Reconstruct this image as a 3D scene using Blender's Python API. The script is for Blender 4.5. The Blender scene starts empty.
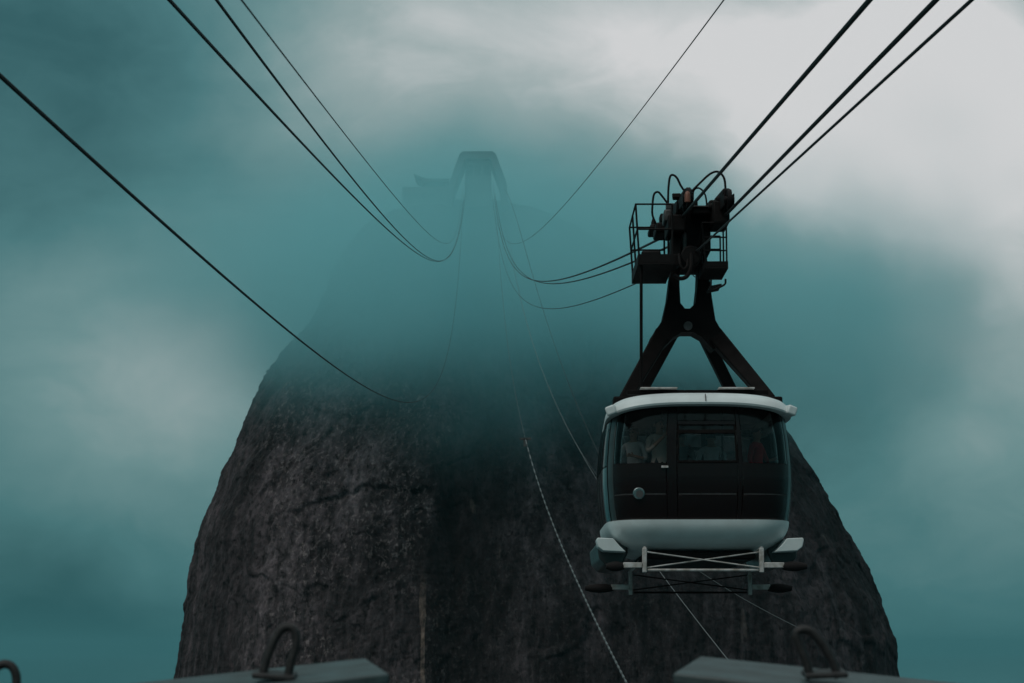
import bpy, bmesh, math, random
import numpy as np
from mathutils import Vector, Matrix

# ------------------------------------------------------------------ scene, camera, sky, sun
scene = bpy.context.scene
C = scene.collection
R = math.radians
F = 2140.0                                   # focal length in pixels of a 1024 wide picture
PITCH = math.atan((650.0 - 341.5) / F)       # the horizon lies near the foot of the picture
CP, SP = math.cos(PITCH), math.sin(PITCH)

cd = bpy.data.cameras.new('camera')
cam = bpy.data.objects.new('camera', cd)
C.objects.link(cam)
cd.sensor_width = 36.0
cd.lens = F / 1024.0 * 36.0
cd.clip_start = 0.1
cd.clip_end = 200000.0
cam.location = (0, 0, 0)
cam.rotation_euler = (R(90) + PITCH, 0, 0)
cd.dof.use_dof = True
cd.dof.focus_distance = 34.5
cd.dof.aperture_fstop = 6.0
scene.camera = cam

scene.render.engine = 'CYCLES'
scene.view_settings.view_transform = 'Standard'
scene.view_settings.look = 'None'
scene.view_settings.gamma = 1.0
scene.view_settings.exposure = 0.0
scene.view_settings.use_curve_mapping = False
cy = scene.cycles
cy.use_denoising = True
cy.max_bounces = 8
cy.volume_bounces = 5
cy.transparent_max_bounces = 16
cy.volume_step_rate = 1.0
cy.volume_max_steps = 256
cy.sample_clamp_indirect = 4.0


def at(px, py, Y):
    """The point at distance Y (metres along the valley) that the camera sees at pixel px, py."""
    u = (341.5 - py) / F
    k = Y / (CP - SP * u)
    return Vector(((px - 512.0) / F * k, Y, (SP + CP * u) * k))


SUN_EL, SUN_AZ = R(49), R(-142)              # soft sun behind the overcast, over the left shoulder
world = bpy.data.worlds.new('World')
scene.world = world
world.use_nodes = True
wt = world.node_tree
wt.nodes.clear()


def wn(t, **k):
    n = wt.nodes.new(t)
    for a, b in k.items():
        setattr(n, a, b)
    return n


def wm(op, a, b=None, c=None, clamp=False):
    n = wn('ShaderNodeMath', operation=op, use_clamp=clamp)
    for i, v in enumerate((a, b, c)):
        if v is None:
            continue
        if isinstance(v, (int, float)):
            n.inputs[i].default_value = v
        else:
            wt.links.new(v, n.inputs[i])
    return n.outputs[0]


tc = wn('ShaderNodeTexCoord')
wnoise = wn('ShaderNodeTexNoise')
wnoise.inputs['Scale'].default_value = 7.0
wnoise.inputs['Detail'].default_value = 5.0
wnoise.inputs['Roughness'].default_value = 0.55
wt.links.new(tc.outputs['Generated'], wnoise.inputs['Vector'])
vsub = wn('ShaderNodeVectorMath', operation='SUBTRACT')
wt.links.new(wnoise.outputs['Color'], vsub.inputs[0])
vsub.inputs[1].default_value = (0.5, 0.5, 0.5)
vsc = wn('ShaderNodeVectorMath', operation='SCALE')
wt.links.new(vsub.outputs[0], vsc.inputs[0])
vsc.inputs['Scale'].default_value = 0.05
vadd = wn('ShaderNodeVectorMath', operation='ADD')
wt.links.new(tc.outputs['Generated'], vadd.inputs[0])
wt.links.new(vsc.outputs[0], vadd.inputs[1])
vnrm = wn('ShaderNodeVectorMath', operation='NORMALIZE')
wt.links.new(vadd.outputs[0], vnrm.inputs[0])
# the overcast: broad masses of thinner, brighter cloud and thicker, darker cloud
LOBES = [((620, 10), 95, 0.566), ((800, 30), 95, 0.451), ((960, 120), 95, 0.922), ((1010, 300), 95, 0.456), ((985, 470), 120, 0.149), ((850, 340), 95, -0.165), ((440, 30), 95, 0.484), ((300, 60), 95, 0.267), ((60, 340), 95, 0.146), ((205, 360), 95, 0.419), ((100, 510), 95, 0.083), ((40, 40), 95, -0.063), ((650, 150), 95, 0.06), ((770, 200), 95, 0.429), ((900, 650), 95, -0.022), ((60, 670), 95, -0.341), ((600, 110), 85, 0.095), ((1020, 220), 85, -0.051), ((855, 200), 85, 0.102), ((390, 100), 85, 0.001), ((95, 95), 85, -0.076), ((720, 130), 85, -0.009), ((1015, 20), 85, 0.23), ((900, 410), 85, -0.006), ((155, 200), 85, -0.098)]
bright = None
for (lx, ly), sg, wgt in LOBES:
    d = at(lx, ly, 1.0).normalized()
    dn = wn('ShaderNodeVectorMath', operation='DOT_PRODUCT')
    wt.links.new(vnrm.outputs[0], dn.inputs[0])
    dn.inputs[1].default_value = d
    s = sg / F
    e = wm('EXPONENT', wm('MULTIPLY', wm('SUBTRACT', dn.outputs['Value'], 1.0), 1.0 / (s * s)))
    e = wm('MULTIPLY', e, wgt)
    bright = e if bright is None else wm('ADD', bright, e)
sep = wn('ShaderNodeSeparateXYZ')
wt.links.new(tc.outputs['Generated'], sep.inputs[0])
mr = wn('ShaderNodeMapRange', interpolation_type='SMOOTHSTEP')
wt.links.new(sep.outputs['Z'], mr.inputs['Value'])
mr.inputs['From Min'].default_value = 0.30
mr.inputs['From Max'].default_value = 0.80
mr.inputs['To Min'].default_value = 0.0
mr.inputs['To Max'].default_value = 0.70
fine = wm('MULTIPLY', wm('SUBTRACT', wnoise.outputs['Fac'], 0.5), 0.30)
wmap = wn('ShaderNodeMapping')
wmap.inputs['Scale'].default_value = (1.0, 1.0, 1.9)
wmap.inputs['Rotation'].default_value = (0.0, R(24), 0.0)
wt.links.new(vadd.outputs[0], wmap.inputs['Vector'])
wisp = wn('ShaderNodeTexNoise')
wisp.inputs['Scale'].default_value = 17.0
wisp.inputs['Detail'].default_value = 8.0
wisp.inputs['Roughness'].default_value = 0.6
wisp.inputs['Distortion'].default_value = 0.6
wt.links.new(wmap.outputs[0], wisp.inputs['Vector'])
bright = wm('ADD', bright, wm('MULTIPLY', wm('SUBTRACT', wisp.outputs['Fac'], 0.5), 0.27))
bright = wm('ADD', bright, mr.outputs[0])
bright = wm('ADD', bright, fine)
bright = wm('ADD', bright, 0.20, clamp=True)
ramp = wn('ShaderNodeValToRGB')
wt.links.new(bright, ramp.inputs[0])
cr = ramp.color_ramp
cr.elements[0].position = 0.0
cr.elements[0].color = (0.021, 0.088, 0.098, 1)
cr.elements[1].position = 1.0
cr.elements[1].color = (0.66, 0.665, 0.67, 1)
for p, col in ((0.25, (0.065, 0.184, 0.197)), (0.50, (0.150, 0.275, 0.283)), (0.75, (0.305, 0.392, 0.395))):
    el = cr.elements.new(p)
    el.color = (*col, 1)
nish = wn('ShaderNodeTexSky', sky_type='NISHITA')
nish.sun_disc = False
nish.sun_elevation = SUN_EL
nish.sun_rotation = SUN_AZ
nish.air_density = 1.5
nish.dust_density = 4.0
mul = wn('ShaderNodeMix', data_type='RGBA', blend_type='MULTIPLY')
mul.inputs['Factor'].default_value = 1.0
wt.links.new(ramp.outputs[0], mul.inputs['A'])
mul.inputs['B'].default_value = (10.0, 10.0, 10.0, 1)
mixs = wn('ShaderNodeMix', data_type='RGBA')
mixs.inputs['Factor'].default_value = 0.04            # a little clear sky behind the cloud
wt.links.new(mul.outputs['Result'], mixs.inputs['A'])
wt.links.new(nish.outputs[0], mixs.inputs['B'])
bg = wn('ShaderNodeBackground')
bg.inputs['Strength'].default_value = 0.1
wt.links.new(mixs.outputs['Result'], bg.inputs['Color'])
wo = wn('ShaderNodeOutputWorld')
wt.links.new(bg.outputs[0], wo.inputs['Surface'])
world.cycles.sampling_method = 'MANUAL'
world.cycles.sample_map_resolution = 1024

sl = bpy.data.lights.new('sun', 'SUN')
sl.energy = 0.9
sl.angle = R(35)
sl.color = (1.0, 0.97, 0.92)
sun = bpy.data.objects.new('sun', sl)
C.objects.link(sun)
sd = Vector((math.cos(SUN_EL) * math.sin(SUN_AZ), math.cos(SUN_EL) * math.cos(SUN_AZ), math.sin(SUN_EL)))
sun.rotation_euler = (-sd).to_track_quat('-Z', 'Y').to_euler()

# ------------------------------------------------------------------ materials
MATS = {}


def mat(name, col, rough=0.6, metal=0.0, spec=0.5, noise=0.0, nscale=8.0, bump=0.0, bscale=60.0, dirt=None, coat=0.0):
    m = bpy.data.materials.new(name)
    m.use_nodes = True
    nt = m.node_tree
    b = nt.nodes['Principled BSDF']
    b.inputs['Base Color'].default_value = (*col, 1)
    b.inputs['Roughness'].default_value = rough
    b.inputs['Metallic'].default_value = metal
    b.inputs['Specular IOR Level'].default_value = spec
    b.inputs['Coat Weight'].default_value = coat
    t = nt.nodes.new('ShaderNodeTexCoord')
    if noise:
        n = nt.nodes.new('ShaderNodeTexNoise')
        n.inputs['Scale'].default_value = nscale
        n.inputs['Detail'].default_value = 6
        nt.links.new(t.outputs['Object'], n.inputs['Vector'])
        r = nt.nodes.new('ShaderNodeValToRGB')
        dk = dirt or tuple(c * (1 - noise) for c in col)
        r.color_ramp.elements[0].position = 0.32
        r.color_ramp.elements[1].position = 0.62
        r.color_ramp.elements[0].color = (*dk, 1)
        r.color_ramp.elements[1].color = (*col, 1)
        nt.links.new(n.outputs['Fac'], r.inputs[0])
        nt.links.new(r.outputs[0], b.inputs['Base Color'])
        mrr = nt.nodes.new('ShaderNodeMapRange')
        mrr.inputs['To Min'].default_value = min(1, rough + 0.15)
        mrr.inputs['To Max'].default_value = max(0.02, rough - 0.08)
        nt.links.new(n.outputs['Fac'], mrr.inputs['Value'])
        nt.links.new(mrr.outputs[0], b.inputs['Roughness'])
    if bump:
        n2 = nt.nodes.new('ShaderNodeTexNoise')
        n2.inputs['Scale'].default_value = bscale
        n2.inputs['Detail'].default_value = 4
        nt.links.new(t.outputs['Object'], n2.inputs['Vector'])
        bp = nt.nodes.new('ShaderNodeBump')
        bp.inputs['Strength'].default_value = bump
        bp.inputs['Distance'].default_value = 0.01
        nt.links.new(n2.outputs['Fac'], bp.inputs['Height'])
        nt.links.new(bp.outputs[0], b.inputs['Normal'])
    MATS[name] = m
    return m


mat('white_paint', (0.66, 0.72, 0.72), 0.38, noise=0.25, nscale=2.2, dirt=(0.55, 0.59, 0.585))
mat('frame_white', (0.54, 0.52, 0.51), 0.5, noise=0.35, nscale=9.0, dirt=(0.28, 0.25, 0.22))
mat('black_gloss', (0.010, 0.005, 0.005), 0.09, spec=0.30, noise=0.2, nscale=4)
mat('black_paint', (0.005, 0.0035, 0.0035), 0.65, spec=0.12, noise=0.4, nscale=6, bump=0.1)
mat('machine_dark', (0.007, 0.005, 0.005), 0.6, spec=0.18, noise=0.5, nscale=10, bump=0.15)
mat('machine_grey', (0.06, 0.06, 0.06), 0.5, noise=0.5, nscale=12, bump=0.15)
mat('worn_frame', (0.26, 0.20, 0.18), 0.6, noise=0.5, nscale=8)
mat('silver', (0.05, 0.054, 0.054), 0.30, metal=0.4, noise=0.2, nscale=5)
mat('rubber', (0.012, 0.010, 0.010), 0.8, spec=0.2, bump=0.2)
mat('wire_rope', (0.012, 0.011, 0.011), 0.6, spec=0.3)
mat('pale_rope', (0.13, 0.14, 0.14), 0.6)
mat('guy_rope', (0.055, 0.06, 0.06), 0.6)
mat('bead_white', (0.09, 0.10, 0.10), 0.6)
mat('bead_dark', (0.03, 0.03, 0.03), 0.6)
mat('orange', (0.17, 0.055, 0.03), 0.45)
mat('interior', (0.10, 0.09, 0.085), 0.7)
mat('interior_floor', (0.05, 0.045, 0.045), 0.8)
mat('chrome', (0.20, 0.24, 0.24), 0.22, metal=0.8)
mat('plate_paint', (0.040, 0.064, 0.066), 0.5, noise=0.5, nscale=7, bump=0.3, bscale=40, dirt=(0.028, 0.036, 0.036))
mat('hook_iron', (0.014, 0.012, 0.012), 0.6, noise=0.5, nscale=30, bump=0.3)
mat('concrete_far', (0.12, 0.12, 0.115), 0.85, noise=0.3, nscale=0.5)
mat('station_dark', (0.05, 0.055, 0.055), 0.6)
mat('pane_dark', (0.02, 0.03, 0.03), 0.1)
mat('skin_tone', (0.50, 0.31, 0.23), 0.6)
mat('hair_dark', (0.02, 0.015, 0.012), 0.6)


def glass(name, tint, rf=0.06):
    m = bpy.data.materials.new(name)
    m.use_nodes = True
    nt = m.node_tree
    nt.nodes.clear()
    o = nt.nodes.new('ShaderNodeOutputMaterial')
    tr = nt.nodes.new('ShaderNodeBsdfTransparent')
    tr.inputs[0].default_value = (*tint, 1)
    gl = nt.nodes.new('ShaderNodeBsdfGlossy')
    gl.inputs['Roughness'].default_value = 0.04
    gl.inputs['Color'].default_value = (0.55, 0.55, 0.55, 1)
    fr = nt.nodes.new('ShaderNodeFresnel')
    fr.inputs[0].default_value = 1.45
    mx = nt.nodes.new('ShaderNodeMixShader')
    nt.links.new(fr.outputs[0], mx.inputs[0])
    nt.links.new(tr.outputs[0], mx.inputs[1])
    nt.links.new(gl.outputs[0], mx.inputs[2])
    nt.links.new(mx.outputs[0], o.inputs[0])
    MATS[name] = m


glass('tinted_glass', (0.80, 0.76, 0.75))
glass('clear_glass', (0.94, 0.94, 0.94))


def rock_material():
    m = bpy.data.materials.new('granite')
    m.use_nodes = True
    nt = m.node_tree
    L = nt.links
    b = nt.nodes['Principled BSDF']
    b.inputs['Roughness'].default_value = 0.85
    b.inputs['Specular IOR Level'].default_value = 0.25
    t = nt.nodes.new('ShaderNodeTexCoord')

    def noise(scale, det, vs=(1, 1, 1), rough=0.55, dist=0.0):
        mp = nt.nodes.new('ShaderNodeMapping')
        mp.inputs['Scale'].default_value = vs
        L.new(t.outputs['Object'], mp.inputs[0])
        n = nt.nodes.new('ShaderNodeTexNoise')
        n.inputs['Scale'].default_value = scale
        n.inputs['Detail'].default_value = det
        n.inputs['Roughness'].default_value = rough
        n.inputs['Distortion'].default_value = dist
        L.new(mp.outputs[0], n.inputs['Vector'])
        return n.outputs['Fac']

    def rmp(v, stops):
        r = nt.nodes.new('ShaderNodeValToRGB')
        e = r.color_ramp.elements
        e[0].position, e[1].position = stops[0][0], stops[-1][0]
        e[0].color, e[1].color = (*stops[0][1], 1), (*stops[-1][1], 1)
        for p, c in stops[1:-1]:
            k = e.new(p)
            k.color = (*c, 1)
        L.new(v, r.inputs[0])
        return r.outputs[0]

    def mix(f, a, bb, mode='MIX'):
        n = nt.nodes.new('ShaderNodeMix')
        n.data_type = 'RGBA'
        n.blend_type = mode
        if isinstance(f, float):
            n.inputs['Factor'].default_value = f
        else:
            L.new(f, n.inputs['Factor'])
        for s, v in (('A', a), ('B', bb)):
            if isinstance(v, tuple):
                n.inputs[s].default_value = (*v, 1)
            else:
                L.new(v, n.inputs[s])
        return n.outputs['Result']

    g = lambda v: (v, v, v)
    base = rmp(noise(0.06, 10, (1, 1, 0.55), 0.68), [(0.32, (0.064, 0.049, 0.054)), (0.5, (0.114, 0.089, 0.097)), (0.66, (0.172, 0.138, 0.148))])
    # dark water streaks run down the face
    streak = rmp(noise(0.35, 7, (1, 1, 0.03), 0.65, 0.3), [(0.36, g(0.22)), (0.60, g(1.0))])
    col = mix(0.85, base, streak, 'MULTIPLY')
    streak2 = rmp(noise(0.10, 4, (1, 1, 0.06), 0.55, 0.6), [(0.40, g(0.40)), (0.58, g(1.0))])
    col = mix(0.85, col, streak2, 'MULTIPLY')
    # wide bands where the rock stays wet and black with algae
    wet = rmp(noise(0.020, 4, (1, 1, 0.25), 0.5), [(0.42, g(0.42)), (0.56, g(1.0))])
    col = mix(0.9, col, wet, 'MULTIPLY')
    # lit panel left of the middle painted in: flanks darkened as shade, ragged edges
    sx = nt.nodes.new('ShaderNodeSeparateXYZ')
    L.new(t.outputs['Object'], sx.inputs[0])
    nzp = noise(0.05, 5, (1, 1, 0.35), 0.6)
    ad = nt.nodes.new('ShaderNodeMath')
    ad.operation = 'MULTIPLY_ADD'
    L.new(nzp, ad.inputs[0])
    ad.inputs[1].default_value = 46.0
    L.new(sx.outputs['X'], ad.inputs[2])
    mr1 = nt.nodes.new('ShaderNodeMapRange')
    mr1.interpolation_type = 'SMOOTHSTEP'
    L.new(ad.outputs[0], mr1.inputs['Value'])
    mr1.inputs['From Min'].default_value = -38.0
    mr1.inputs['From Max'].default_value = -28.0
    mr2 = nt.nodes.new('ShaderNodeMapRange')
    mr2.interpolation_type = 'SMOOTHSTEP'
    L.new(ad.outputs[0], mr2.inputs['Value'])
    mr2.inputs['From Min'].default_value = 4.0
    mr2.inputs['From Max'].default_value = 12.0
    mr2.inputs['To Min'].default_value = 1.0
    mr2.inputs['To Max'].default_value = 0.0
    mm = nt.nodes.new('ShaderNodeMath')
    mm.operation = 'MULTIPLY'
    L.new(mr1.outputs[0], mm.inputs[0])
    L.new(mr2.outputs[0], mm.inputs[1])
    lit_panel = rmp(mm.outputs[0], [(0.0, g(0.72)), (1.0, g(1.0))])
    col = mix(1.0, col, lit_panel, 'MULTIPLY')
    # lichen and spalled pale chips
    chips = rmp(noise(1.1, 7, (1, 1, 0.75), 0.72), [(0.53, g(0.0)), (0.62, g(1.0))])
    zone = rmp(noise(0.035, 4), [(0.44, g(0.06)), (0.56, g(0.8))])
    cz = mix(1.0, mix(1.0, chips, zone, 'MULTIPLY'), rmp(mm.outputs[0], [(0.0, g(0.16)), (1.0, g(0.85))]), 'MULTIPLY')
    col = mix(cz, col, (0.25, 0.205, 0.20))
    mott = rmp(noise(0.40, 10, (1, 1, 0.5), 0.78), [(0.36, g(0.35)), (0.50, g(0.88)), (0.64, g(1.6))])
    col = mix(1.0, col, mott, 'MULTIPLY')
    dark = rmp(noise(0.8, 6, (1, 1, 0.65), 0.7), [(0.36, g(0.15)), (0.47, g(1.0))])
    col = mix(0.9, col, dark, 'MULTIPLY')
    # mineral runs: narrow pale streaks
    runs = rmp(noise(0.32, 3, (1, 1, 0.03), 0.5), [(0.68, g(0.0)), (0.76, g(0.45))])
    col = mix(runs, col, (0.21, 0.165, 0.14))
    # one broad pale run of stone below the middle of the face
    wv = nt.nodes.new('ShaderNodeMath')
    wv.operation = 'MULTIPLY_ADD'
    L.new(noise(0.25, 5, (1, 1, 0.12), 0.6), wv.inputs[0])
    wv.inputs[1].default_value = 3.2
    L.new(sx.outputs['X'], wv.inputs[2])
    dst = nt.nodes.new('ShaderNodeMath')
    dst.operation = 'COMPARE'
    L.new(wv.outputs[0], dst.inputs[0])
    dst.inputs[1].default_value = -16.6
    dst.inputs[2].default_value = 0.6
    zr_ = nt.nodes.new('ShaderNodeMapRange')
    zr_.interpolation_type = 'SMOOTHSTEP'
    L.new(sx.outputs['Z'], zr_.inputs['Value'])
    zr_.inputs['From Min'].default_value = 18.0
    zr_.inputs['From Max'].default_value = 2.0
    pm = nt.nodes.new('ShaderNodeMath')
    pm.operation = 'MULTIPLY'
    L.new(dst.outputs[0], pm.inputs[0])
    L.new(zr_.outputs[0], pm.inputs[1])
    pr2 = mix(1.0, pm.outputs[0], rmp(noise(0.9, 6, (1, 1, 0.3), 0.7), [(0.40, g(0.1)), (0.62, g(0.75))]), 'MULTIPLY')
    col = mix(pr2, col, (0.30, 0.22, 0.18))
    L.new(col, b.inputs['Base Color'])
    bp = nt.nodes.new('ShaderNodeBump')
    bp.inputs['Strength'].default_value = 1.0
    bp.inputs['Distance'].default_value = 0.9
    L.new(noise(0.7, 10, (1, 1, 0.55), 0.70), bp.inputs['Height'])
    L.new(bp.outputs[0], b.inputs['Normal'])
    MATS['granite'] = m


rock_material()


# ------------------------------------------------------------------ helpers
class MB:
    def __init__(self):
        self.v, self.f = [], []

    def add(self, vs, fs):
        o = len(self.v)
        self.v += [tuple(p) for p in vs]
        self.f += [tuple(i + o for i in f) for f in fs]

    def box(self, c, s, rz=0, rx=0, ry=0):
        M = Matrix.Rotation(rz, 3, 'Z') @ Matrix.Rotation(ry, 3, 'Y') @ Matrix.Rotation(rx, 3, 'X')
        c = Vector(c)
        vs = [c + M @ Vector((sx * s[0] / 2, sy * s[1] / 2, sz * s[2] / 2)) for sx in (-1, 1) for sy in (-1, 1) for sz in (-1, 1)]
        self.add(vs, [(0, 1, 3, 2), (4, 6, 7, 5), (0, 4, 5, 1), (2, 3, 7, 6), (0, 2, 6, 4), (1, 5, 7, 3)])

    def tube(self, pts, r, n=8, caps=True):
        pts = [Vector(p) for p in pts]
        rr = r if isinstance(r, (list, tuple)) else [r] * len(pts)
        rings = []
        up = None
        for i, p in enumerate(pts):
            a = pts[max(i - 1, 0)]
            b = pts[min(i + 1, len(pts) - 1)]
            t = (b - a).normalized()
            if up is None:
                up = Vector((0, 0, 1)) if abs(t.z) < 0.9 else Vector((1, 0, 0))
            side = t.cross(up).normalized()
            up = side.cross(t).normalized()
            rings.append([p + (side * math.cos(k * 2 * math.pi / n) + up * math.sin(k * 2 * math.pi / n)) * rr[i] for k in range(n)])
        o = len(self.v)
        for g in rings:
            self.v += [tuple(q) for q in g]
        for i in range(len(pts) - 1):
            for k in range(n):
                a = o + i * n + k
                b = o + i * n + (k + 1) % n
                self.f.append((a, b, b + n, a + n))
        if caps:
            self.f.append(tuple(o + k for k in reversed(range(n))))
            self.f.append(tuple(o + (len(pts) - 1) * n + k for k in range(n)))

    def beam(self, p0, p1, w0, w1, d0, d1):
        """A tapered bar: w across the picture, d in depth."""
        p0, p1 = Vector(p0), Vector(p1)
        t = (p1 - p0).normalized()
        side = Vector((t.z, 0, -t.x)).normalized()
        dep = t.cross(side).normalized()
        vs = []
        for p, w, d in ((p0, w0, d0), (p1, w1, d1)):
            for a, b in ((-1, -1), (1, -1), (1, 1), (-1, 1)):
                vs.append(p + side * a * w / 2 + dep * b * d / 2)
        self.add(vs, [(3, 2, 1, 0), (4, 5, 6, 7), (0, 1, 5, 4), (1, 2, 6, 5), (2, 3, 7, 6), (3, 0, 4, 7)])

    def prism(self, pts, vec):
        n = len(pts)
        vec = Vector(vec)
        a = [Vector(p) for p in pts]
        self.add(a + [p + vec for p in a], [tuple(range(n)), tuple(reversed(range(n, 2 * n)))] + [(i, i + n, (i + 1) % n + n, (i + 1) % n) for i in range(n)])

    def cyl(self, c, axis, r, h, n=20, r2=None):
        axis = Vector(axis).normalized()
        c = Vector(c)
        self.tube([c - axis * h / 2, c + axis * h / 2], [r, r if r2 is None else r2], n)

    def build(self, name, m, parent=None, bevel=0.0, smooth=True, seg=2):
        me = bpy.data.meshes.new(name)
        me.from_pydata(self.v, [], self.f)
        bm = bmesh.new()
        bm.from_mesh(me)
        bmesh.ops.recalc_face_normals(bm, faces=bm.faces)
        bm.to_mesh(me)
        bm.free()
        me.materials.append(MATS[m])
        o = bpy.data.objects.new(name, me)
        C.objects.link(o)
        if parent is not None:
            o.parent = parent
        if bevel:
            md = o.modifiers.new('bevel', 'BEVEL')
            md.width = bevel
            md.segments = seg
            md.limit_method = 'ANGLE'
            md.angle_limit = R(35)
        if smooth:
            me.shade_smooth()
            me.set_sharp_from_angle(angle=R(38))
        return o


def tag(o, label=None, cat=None, group=None, kind=None):
    for k, v in (('label', label), ('category', cat), ('group', group), ('kind', kind)):
        if v:
            o[k] = v
    return o


def empty(name, loc):
    o = bpy.data.objects.new(name, None)
    C.objects.link(o)
    o.location = loc
    o.empty_display_size = 0.3
    return o


def smoothpath(pts, n=8):
    """Catmull-Rom through the points."""
    P = [Vector(p) for p in pts]
    P = [P[0] * 2 - P[1]] + P + [P[-1] * 2 - P[-2]]
    out = []
    for i in range(1, len(P) - 2):
        for k in range(n):
            t = k / n
            a, b, c, d = P[i - 1], P[i], P[i + 1], P[i + 2]
            out.append(0.5 * ((2 * b) + (c - a) * t + (2 * a - 5 * b + 4 * c - d) * t * t + (3 * b - a - 3 * c + d) * t ** 3))
    out.append(P[-2])
    return out


# ------------------------------------------------------------------ numpy gradient noise
rs = np.random.RandomState(7)
PERM = rs.permutation(256)
PERM = np.concatenate([PERM, PERM, PERM])
GR = rs.normal(size=(256, 3))
GR /= np.linalg.norm(GR, axis=1)[:, None]


def perlin(x, y, z):
    xi, yi, zi = np.floor(x).astype(int), np.floor(y).astype(int), np.floor(z).astype(int)
    xf, yf, zf = x - xi, y - yi, z - zi
    fd = lambda t: t * t * t * (t * (t * 6 - 15) + 10)
    u, v, w = fd(xf), fd(yf), fd(zf)
    xi &= 255
    yi &= 255
    zi &= 255
    out = 0
    for dx in (0, 1):
        for dy in (0, 1):
            for dz in (0, 1):
                h = PERM[PERM[PERM[(xi + dx) & 255] + ((yi + dy) & 255)] + ((zi + dz) & 255)] & 255
                g = GR[h]
                dot = g[..., 0] * (xf - dx) + g[..., 1] * (yf - dy) + g[..., 2] * (zf - dz)
                out = out + dot * (u if dx else 1 - u) * (v if dy else 1 - v) * (w if dz else 1 - w)
    return out * 1.5


def fbm(x, y, z, oct=4, gain=0.5):
    s, a = 0, 1.0
    for i in range(oct):
        s = s + a * perlin(x + 17.3 * i, y - 9.1 * i, z + 31.7 * i)
        x, y, z = x * 2.03, y * 2.03, z * 2.03
        a *= gain
    return s


def sstep(a, b, x):
    t = np.clip((x - a) / (b - a), 0, 1)
    return t * t * (3 - 2 * t)


# ------------------------------------------------------------------ sea
sm = bpy.data.materials.new('sea_water')
sm.use_nodes = True
sb = sm.node_tree.nodes['Principled BSDF']
sb.inputs['Base Color'].default_value = (0.02, 0.05, 0.055, 1)
sb.inputs['Roughness'].default_value = 0.06
sn = sm.node_tree.nodes.new('ShaderNodeTexNoise')
sn.inputs['Scale'].default_value = 0.08
sn.inputs['Detail'].default_value = 6
stc = sm.node_tree.nodes.new('ShaderNodeTexCoord')
sm.node_tree.links.new(stc.outputs['Object'], sn.inputs['Vector'])
sbp = sm.node_tree.nodes.new('ShaderNodeBump')
sbp.inputs['Strength'].default_value = 0.02
sbp.inputs['Distance'].default_value = 2.0
sm.node_tree.links.new(sn.outputs['Fac'], sbp.inputs['Height'])
sm.node_tree.links.new(sbp.outputs[0], sb.inputs['Normal'])
MATS['sea_water'] = sm
SEA_Z = -160.0
mb = MB()
mb.add([(-59000, -59000, SEA_Z), (59000, -59000, SEA_Z), (59000, 59000, SEA_Z), (-59000, 59000, SEA_Z)], [(0, 1, 2, 3)])
sea = mb.build('sea', 'sea_water', smooth=False)
tag(sea, 'grey green sea far below, lost in the haze', 'sea', kind='structure')

# ------------------------------------------------------------------ the mountain
YS = 515.0                                   # distance of the outline


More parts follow.
